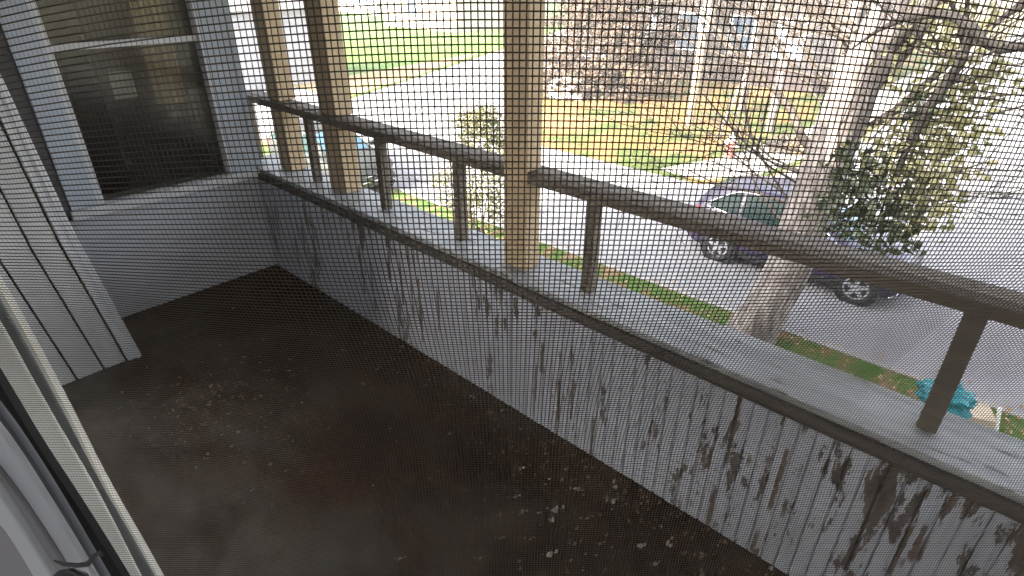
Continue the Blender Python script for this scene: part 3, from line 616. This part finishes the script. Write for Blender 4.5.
house('cream_house', 'cream house at the top of the far lawn, right of the tan posts', 50, 70, 60, 84, 5.0, M['housecream'],
      [('W', 74, 1.6, 1.2, 2.9, M['winglass']), ('W', 79, 1.6, 1.2, 2.9, M['winglass']), ('S', 55, 1.6, 1.2, 2.9, M['winglass'])])
# far trees
random.seed(31)
for i, (x, y_, h, lab) in enumerate(((62,60,11,'dark round tree behind the beige house'), (36,95,12,'dark tree far beyond the green lawn, left of the cream house'), (70,34,12,'tall dark tree beyond the side street'), (50,33,8,'small dark tree between the side street and the grey house'))):
    t = thing('far_tree', lab, 'tree', (x, y_, GZ), 'dark trees far down the streets')
    b = MB(); b.tube([(x,y_,GZ-.1), (x,y_,GZ+h*.5)], [.3,.2], 8); b.build('trunk', M['darkbark'], t)
    b = MB()
    for k in range(45):
        v = Vector((random.gauss(0,1), random.gauss(0,1), random.gauss(0,1))).normalized()*random.random()**.4; cluster(b, (x+v.x*h*.32, y_+v.y*h*.32, GZ+h*.6+v.z*h*.38), (h*.09,)*3, 26, .5, .2)
    b.build('crown', M['conifer'], t)

# ------------------------------------------------------------------ small things on the ground
def lump(name, lab, cat, c, r, m, seed=1, amp=.25, flat=1.):
    random.seed(seed); bm = bmesh.new(); bmesh.ops.create_icosphere(bm, subdivisions=4, radius=1)
    from mathutils import noise
    for v in bm.verts:
        n = v.co.normalized(); k = 1+amp*noise.noise(n*2.3+Vector((seed,0,0)))+amp*.9*abs(noise.noise(n*5+Vector((0,seed,0))))
        q = n*k; v.co = Vector((q.x*r[0], q.y*r[1], max(-r[2]*.8, q.z*r[2])))
    me = bpy.data.meshes.new(name); bm.to_mesh(me); bm.free(); o = bpy.data.objects.new(name, me); COL.objects.link(o); me.materials.append(m); o.location = c
    return tag(o, lab, cat) if lab else o
# teal sheet bundled over a bin
pt = atz(946, 398, GZ+.75)
tb = thing('trash_bin', 'squat black bin overflowing with a crumpled teal plastic bag, behind the right baluster', 'bin', (pt.x, pt.y, GZ))
b = MB(); n = 14
b.prism([(pt.x+.19*cos(2*pi*i/n), pt.y+.19*sin(2*pi*i/n), GZ) for i in range(n)], [(pt.x+.23*cos(2*pi*i/n), pt.y+.23*sin(2*pi*i/n), GZ+.62) for i in range(n)]); b.build('body', M['bin'], tb, bevel=.01)
o = lump('bag', '', '', (pt.x, pt.y, GZ+.76), (.27,.27,.19), M['teal'], 4, .45)
o.parent = tb; o.matrix_parent_inverse = Matrix.Translation(-tb.location)
pc = atz(974, 412, GZ+.25)
cb = thing('cardboard_box', 'buff cardboard box with an open flap beside the teal bag', 'box', (pc.x, pc.y, GZ))
R3 = Matrix.Translation((pc.x, pc.y, GZ+.013)) @ Matrix.Rotation(.35, 4, 'Z')
b = MB(); b.box((-.17,-.22,0), (.17,.22,.26), R3); b.build('carton', M['card'], cb)
b = MB(); b.add([R3 @ Vector(v) for v in ((.172,-.22,.26), (.172,.22,.26), (.30,.22,.20), (.30,-.22,.20), (.172,-.22,.267), (.172,.22,.267), (.30,.22,.207), (.30,-.22,.207))], [(3,2,1,0),(4,5,6,7),(0,1,5,4),(1,2,6,5),(2,3,7,6),(3,0,4,7)]); b.build('flap', M['card'], cb)
p0 = atz(998, 432, GZ); p1 = p0 + Vector((.02, .10, .36)); b = MB(); b.tube([p0-Vector((0,0,.1)), p1], .025, 6); tag(b.build('garden_stake', M['plate']), 'short white stake leaning beside the cardboard box', 'stake')
# pale and red yard post
hy = thing('yard_hydrant', 'small faded red and white hydrant on the lawn behind the parked car', 'hydrant', (19.4, 7.9, GZ))
def lathe(prof, c, n=14):
    b = MB(); k = len(prof)
    for r, z in prof: b.v += [(c[0]+r*cos(2*pi*i/n), c[1]+r*sin(2*pi*i/n), c[2]+z) for i in range(n)]
    for j in range(k-1):
        for i in range(n): q = (i+1) % n; b.f.append((j*n+i, j*n+q, (j+1)*n+q, (j+1)*n+i))
    b.f.append(tuple((k-1)*n+i for i in range(n))); return b
lathe([(.19,-.05),(.19,.05),(.13,.06),(.13,.5)], (19.4,7.9,GZ)).build('barrel', M['redpaint'], hy, smooth=False)
lathe([(.17,.5),(.17,.56),(.14,.60),(.10,.70),(.04,.74),(.04,.80)], (19.4,7.9,GZ)).build('bonnet', M['plate'], hy)
for s in (-1, 1): b = MB(); b.tube([(19.4,7.9+s*.11,GZ+.38), (19.4,7.9+s*.23,GZ+.38)], [.06,.07], 10); b.build('outlet', M['plate'], hy)
# leaf and brush pile
bp = thing('brush_pile', 'dark pile of brush and orange leaves on the lawn left of the tree trunk', 'brush pile', (21.6, 6.9, GZ))
random.seed(14); b = MB(); cluster(b, (21.6,6.9,GZ+.15), (1.3,.8,.35), 500, .22, .05); b.build('twigs', M['darkbark'], bp)
b = MB(); cluster(b, (22.0,6.3,GZ+.12), (1.0,.6,.22), 700, .2, .07); b.build('leaf_heap', M['litter'], bp)
lump('boulder', 'pale boulder at the left foot of the brown-leaved tree', 'boulder', (23.6, 18.1, GZ+.3), (.8,.9,.6), M['stone'], 8, .35)

# ================================================================== CARS
def glossy(name, col, rough=.25, metal=0., coat=1.):
    m = mat(name, col, rough, metal); m.node_tree.nodes['Principled BSDF'].inputs['Coat Weight'].default_value = coat; m.node_tree.nodes['Principled BSDF'].inputs['Coat Roughness'].default_value = .05; return m
CM = dict(glass=mat('car_glass', (.012,.028,.026), .25, 0, .1), chrome=mat('chrome_trim', (.75,.75,.75), .15, 1.), tyre=mat('tyre_rubber', (.018,.018,.018), .8), rim=mat('alloy_rim', (.55,.55,.56), .3, .8),
          arch=mat('wheel_arch_black', (.012,.012,.012), .8), red=glossy('tail_light_red', (.5,.02,.02), .2), lamp=mat('head_lamp', (.7,.72,.75), .1, .2), under=mat('dark_sill_plastic', (.02,.02,.022), .6), wind=mat('windscreen_blue_reflection', (.05,.10,.14), .15, 0, .25))  # windscreen blue is a reflection put into the base colour
def car(name, lab, loc, rz, paint, group=None):
    """length along local Y, front at -Y"""
    LEN = 4.6; ys = np.linspace(-1, 1, 57)*LEN/2
    K = [-2.3,-2.2,-2.0,-1.5,-1.05,-.55,-.1,.4,1.0,1.5,1.95,2.15,2.3]
    belt = [.62,.74,.84,.95,1.0,1.02,1.03,1.04,1.06,1.09,1.10,1.0,.80]
    top  = [.64,.78,.89,1.0,1.06,1.38,1.60,1.67,1.65,1.60,1.45,1.12,.84]
    halfw= [.60,.74,.83,.89,.91,.92,.925,.925,.92,.91,.88,.83,.70]
    roofw= [.50,.62,.70,.74,.72,.64,.62,.62,.62,.61,.60,.62,.60]
    bot  = [.36,.28,.24,.22,.22,.22,.22,.22,.22,.22,.26,.32,.42]
    ip = lambda a, y: float(np.interp(y, K, a))
    def sm(a):
        v = np.array([ip(a, y) for y in np.linspace(-2.3, 2.3, 231)]); k = np.ones(13)/13; return np.convolve(np.pad(v, 6, mode='edge'), k, mode='valid')
    B_, T_, H_, R_, O_ = map(sm, (belt, top, halfw, roofw, bot)); yy = np.linspace(-2.3, 2.3, 231)
    def S(y, s):   # s: 0 bottom .. 1 belt .. 2 roof edge .. 3 centre line
        bz, tz, hw, rw, oz = (float(np.interp(y, yy, a)) for a in (B_, T_, H_, R_, O_))
        if s <= 1:
            z = oz+(bz-oz)*s; x = hw*(.93+.07*sin(pi*min(1, s*1.25)*.5)) - (.045*max(0, s-.75)/.25)
        elif s <= 2:
            t = s-1; z = bz+(tz-.05-bz)*t; x = (hw-.045)+(rw-(hw-.045))*(t**1.15)
        else:
            t = s-2; z = tz-.05+.05*sin(t*pi/2); x = rw*(1-t)
        return Vector((x, y, z))
    ss = [0,.15,.3,.45,.6,.75,.88,1,1.15,1.35,1.55,1.75,1.9,2,2.15,2.4,2.7,3]
    t = thing(name, lab, 'car', loc, group)
    t.rotation_euler = (0, 0, rz)
    def put(mb, nm, m, par=None, **k):
        o = mb.build(nm, m, None, **k); o.parent = par or t; return o
    b = MB(); nS = len(ss)
    for y in ys:
        row = [S(y, s) for s in ss]; b.v += [tuple(p) for p in row] + [(-p.x, p.y, p.z) for p in row[-2::-1]]
    w = 2*nS-1
    for i in range(len(ys)-1):
        for j in range(w-1): b.f.append((i*w+j, (i+1)*w+j, (i+1)*w+j+1, i*w+j+1))
    for i in (0, len(ys)-1): b.f.append(tuple(i*w+j for j in (range(w) if i == 0 else reversed(range(w)))))
    body = put(b, 'body', paint, smooth=True)
    def patch(yr, srange, side, off, ny=14, nsv=5):
        b = MB(); V = []
        for i in range(ny+1):
            y = yr[0]+(yr[1]-yr[0])*i/ny; s0, s1 = srange(y)
            for j in range(nsv+1):
                s = s0+(s1-s0)*j/nsv; p = S(y, s); e = 1e-3; n = (S(y+e, s)-S(y-e, s)).cross(S(y, s+e)-S(y, s-e)); n.normalize()
                if n.x < 0 and p.x > .05: n = -n
                if p.x <= .05 and n.z < 0: n = -n
                p = p+n*off; V.append((p.x*side, p.y, p.z))
        b.v = V; k = nsv+1
        for i in range(ny):
            for j in range(nsv): f = (i*k+j, (i+1)*k+j, (i+1)*k+j+1, i*k+j+1); b.f.append(f if side > 0 else f[::-1])
        return b
    hi = lambda y: 1.86 if -.35 < y < 1.2 else (1.86-.75*max(0, (-.35-y)/.55)**1.2 if y < 0 else 1.86-.66*max(0, (y-1.2)/.65)**1.3)
    for sd in (1, -1):
        for a, c in ((-.78,.12), (.2,1.05), (1.12,1.72)):
            put(patch((a, c), lambda y: (1.08, max(1.1, hi(y))), sd, .006), 'side_window', CM['glass'], smooth=True)
        pts = []
        for i in range(31):
            y = -.85+2.72*i/30; p = S(y, max(1.08, hi(y)+.05)); pts.append((sd*(p.x+.012), p.y, p.z))
        for i in range(6):
            y = 1.87-.62*i/5; p = S(y, 1.02+.02*(5-i)); pts.append((sd*(p.x+.012), p.y, p.z))
        b = MB(); b.tube(pts, .017, 6); put(b, 'window_trim', CM['chrome'], smooth=True)
        for y in (-.15, .95): b = MB(); p = S(y, .86); b.tube([(sd*(p.x+.02), y-.1, p.z), (sd*(p.x+.035), y, p.z), (sd*(p.x+.02), y+.1, p.z)], .016, 6); put(b, 'door_handle', CM['chrome'])
        b = MB(); p = S(-.72, 1.1); b.box((min(sd*(p.x+.02), sd*(p.x+.22)), -.82, p.z), (max(sd*(p.x+.02), sd*(p.x+.22)), -.66, p.z+.14)); put(b, 'wing_mirror', paint, bevel=.03)
        put(patch((-1.0,.98), lambda y: (-.0,.17), sd, .012), 'sill', CM['under'])
        put(patch((1.93,2.24), lambda y: (.70,1.02), sd, .008), 'tail_light', CM['red'], smooth=True)
        put(patch((-2.22,-1.85), lambda y: (.62,.92), sd, .008), 'head_light', CM['lamp'], smooth=True)
        for yw in (-1.375, 1.375):
            xw = sd*.93; wr = .345
            b = MB(); n = 24
            b.prism([(xw-sd*.25, yw+.40*cos(2*pi*i/n), .345+.40*sin(2*pi*i/n)) for i in range(n)], [(xw+sd*.004, yw+.40*cos(2*pi*i/n), .345+.40*sin(2*pi*i/n)) for i in range(n)]); put(b, 'wheel_arch', CM['arch'])
            wh = MB()
            prof = [(.20,.0),(.30,.0),(.335,.02),(wr,.06),(wr,.17),(.335,.2),(.30,.215),(.235,.215),(.225,.19),(.20,.19)]
            o = 0
            for r, dx in prof: wh.v += [(xw-sd*.18+sd*dx, yw+r*cos(2*pi*i/n), .345+r*sin(2*pi*i/n)) for i in range(n)]
            for j in range(len(prof)-1):
                for i in range(n): q = (i+1) % n; wh.f.append((j*n+i, j*n+q, (j+1)*n+q, (j+1)*n+i))
            tyre = put(wh, 'wheel', CM['tyre'], smooth=True)
            rm = MB(); xo = xw+sd*.022
            for i in range(n):
                q = (i+1) % n; A = [(xo, yw+r*cos(2*pi*k/n), .345+r*sin(2*pi*k/n)) for k in (i, q) for r in (.198,.228)]; rm.add(A, [(0,1,3,2)])
            for k in range(5):
                a = 2*pi*k/5+.3; ca, sa = cos(a), sin(a)
                q = [(r_, w_) for r_, w_ in ((.02,-.045),(.21,-.03),(.21,.03),(.02,.045))]
                f0 = [(xo+sd*.004, yw+r_*ca-w_*sa, .345+r_*sa+w_*ca) for r_, w_ in q]; rm.prism(f0, [(v[0]-sd*.02, v[1], v[2]) for v in f0])
            rm.prism([(xo+sd*.008, yw+.055*cos(2*pi*i/n), .345+.055*sin(2*pi*i/n)) for i in range(n)], [(xo-sd*.02, yw+.055*cos(2*pi*i/n), .345+.055*sin(2*pi*i/n)) for i in range(n)])
            put(rm, 'rim', CM['rim'], tyre)
    def front(y0, y1, s0, s1, nm, m):
        b = MB(); ny, nx = 10, 12; V = []
        for i in range(ny+1):
            y = y0+(y1-y0)*i/ny; tz = float(np.interp(y, yy, T_)); rw = float(np.interp(y, yy, R_))-.05
            dz = (float(np.interp(y+.02, yy, T_))-float(np.interp(y-.02, yy, T_)))/.04; nrm = Vector((0,-dz,1)).normalized()
            for j in range(nx+1):
                x = -rw+2*rw*j/nx; q = S(y, 3-abs(x)/ (rw+.05)); V.append((x, y+nrm.y*.008, q.z+nrm.z*.008))
        b.v = V
        for i in range(ny):
            for j in range(nx): f = (i*(nx+1)+j, i*(nx+1)+j+1, (i+1)*(nx+1)+j+1, (i+1)*(nx+1)+j); b.f.append(f)
        put(b, nm, m, smooth=True)
    front(-1.0, -.22, 0, 0, 'windscreen', CM['wind']); front(1.62, 2.02, 0, 0, 'rear_window', CM['glass'])
    b = MB(); b.tube([(x, -2.31-.0+.10*(abs(x)/.7)**2, .47) for x in np.linspace(-.66,.66,13)], .022, 6); b.tube([(x, -2.305+.08*(abs(x)/.5)**2, .62) for x in np.linspace(-.42,.42,9)], .018, 6)
    for sd in (1, -1): b.tube([(sd*.60,-2.24,.44), (sd*.74,-2.17,.33), (sd*.83,-2.02,.29)], .018, 6)
    put(b, 'bumper_trim', CM['chrome'], smooth=True)
    for ch in t.children:        # short front overhang
        for v in ch.data.vertices:
            if v.co.y < -1.72: v.co.y = -1.72+(v.co.y+1.72)*.62
    return t
P1c = glossy('dark_plum_car_paint', (.026,.016,.042), .4, .0, .3); P2c = glossy('dark_green_grey_car_paint', (.016,.018,.015), .6, .0, .0)
car('parked_car', 'dark plum crossover car with silver wheels standing in the road behind the pale tree', (12.42, 3.2, GZ-.012), 0, P1c)
car('parked_car', 'dark grey-green car with a blue reflection coloured into its windscreen, parked beyond the tan posts', (8.82, 15.3, GZ), 0, P2c)

hz = MB(); hz.box((-40, -60, GZ-1.2), (130, 170, 14)); ho = struct(hz.build('haze', M['teal']), 'stuff')  # thin volume added to veil the outdoors, standing in for glare
hm = bpy.data.materials.new('glare_veil_haze'); hm.use_nodes = True; hn = hm.node_tree; hn.nodes.remove(hn.nodes['Principled BSDF'])
hv = node(hn, 'ShaderNodeVolumePrincipled'); hv.inputs['Density'].default_value = .0022; hv.inputs['Color'].default_value = (.93, .92, .90, 1); hn.links.new(hv.outputs[0], hn.nodes['Material Output'].inputs['Volume'])
ho.data.materials.clear(); ho.data.materials.append(hm)
# ================================================================== LIGHT
EL = rad(29); AZ = math.atan(.145)     # sun behind the house (-X), a little toward +Y
sd_ = Vector((-cos(AZ)*cos(EL), sin(AZ)*cos(EL), sin(EL)))
w = bpy.data.worlds.new('World'); sc.world = w; w.use_nodes = True; nt = w.node_tree
sky = nt.nodes.new('ShaderNodeTexSky'); sky.sky_type = 'NISHITA'; sky.sun_disc = False
sky.air_density = .7; sky.dust_density = 5; sky.ozone_density = .3; sky.sun_elevation = EL; sky.sun_rotation = atan2(sd_.x, sd_.y)
hs_ = nt.nodes.new('ShaderNodeHueSaturation'); hs_.inputs['Saturation'].default_value = .38; nt.links.new(sky.outputs[0], hs_.inputs['Color']); nt.links.new(hs_.outputs[0], nt.nodes['Background'].inputs['Color']); nt.nodes['Background'].inputs['Strength'].default_value = .15
L = bpy.data.lights.new('sun', 'SUN'); L.energy = 2.3; L.angle = rad(.5); L.color = (1, .93, .80)
lo = bpy.data.objects.new('sun', L); COL.objects.link(lo); lo.rotation_euler = sd_.to_track_quat('Z', 'Y').to_euler()
sc.view_settings.view_transform = 'Standard'; sc.view_settings.look = 'None'; sc.view_settings.gamma = 1; sc.view_settings.use_curve_mapping = False
sc.view_settings.exposure = 3.35
sc.cycles.max_bounces = 8; sc.cycles.transparent_max_bounces = 16; sc.cycles.sample_clamp_indirect = 4; sc.cycles.use_denoising = True
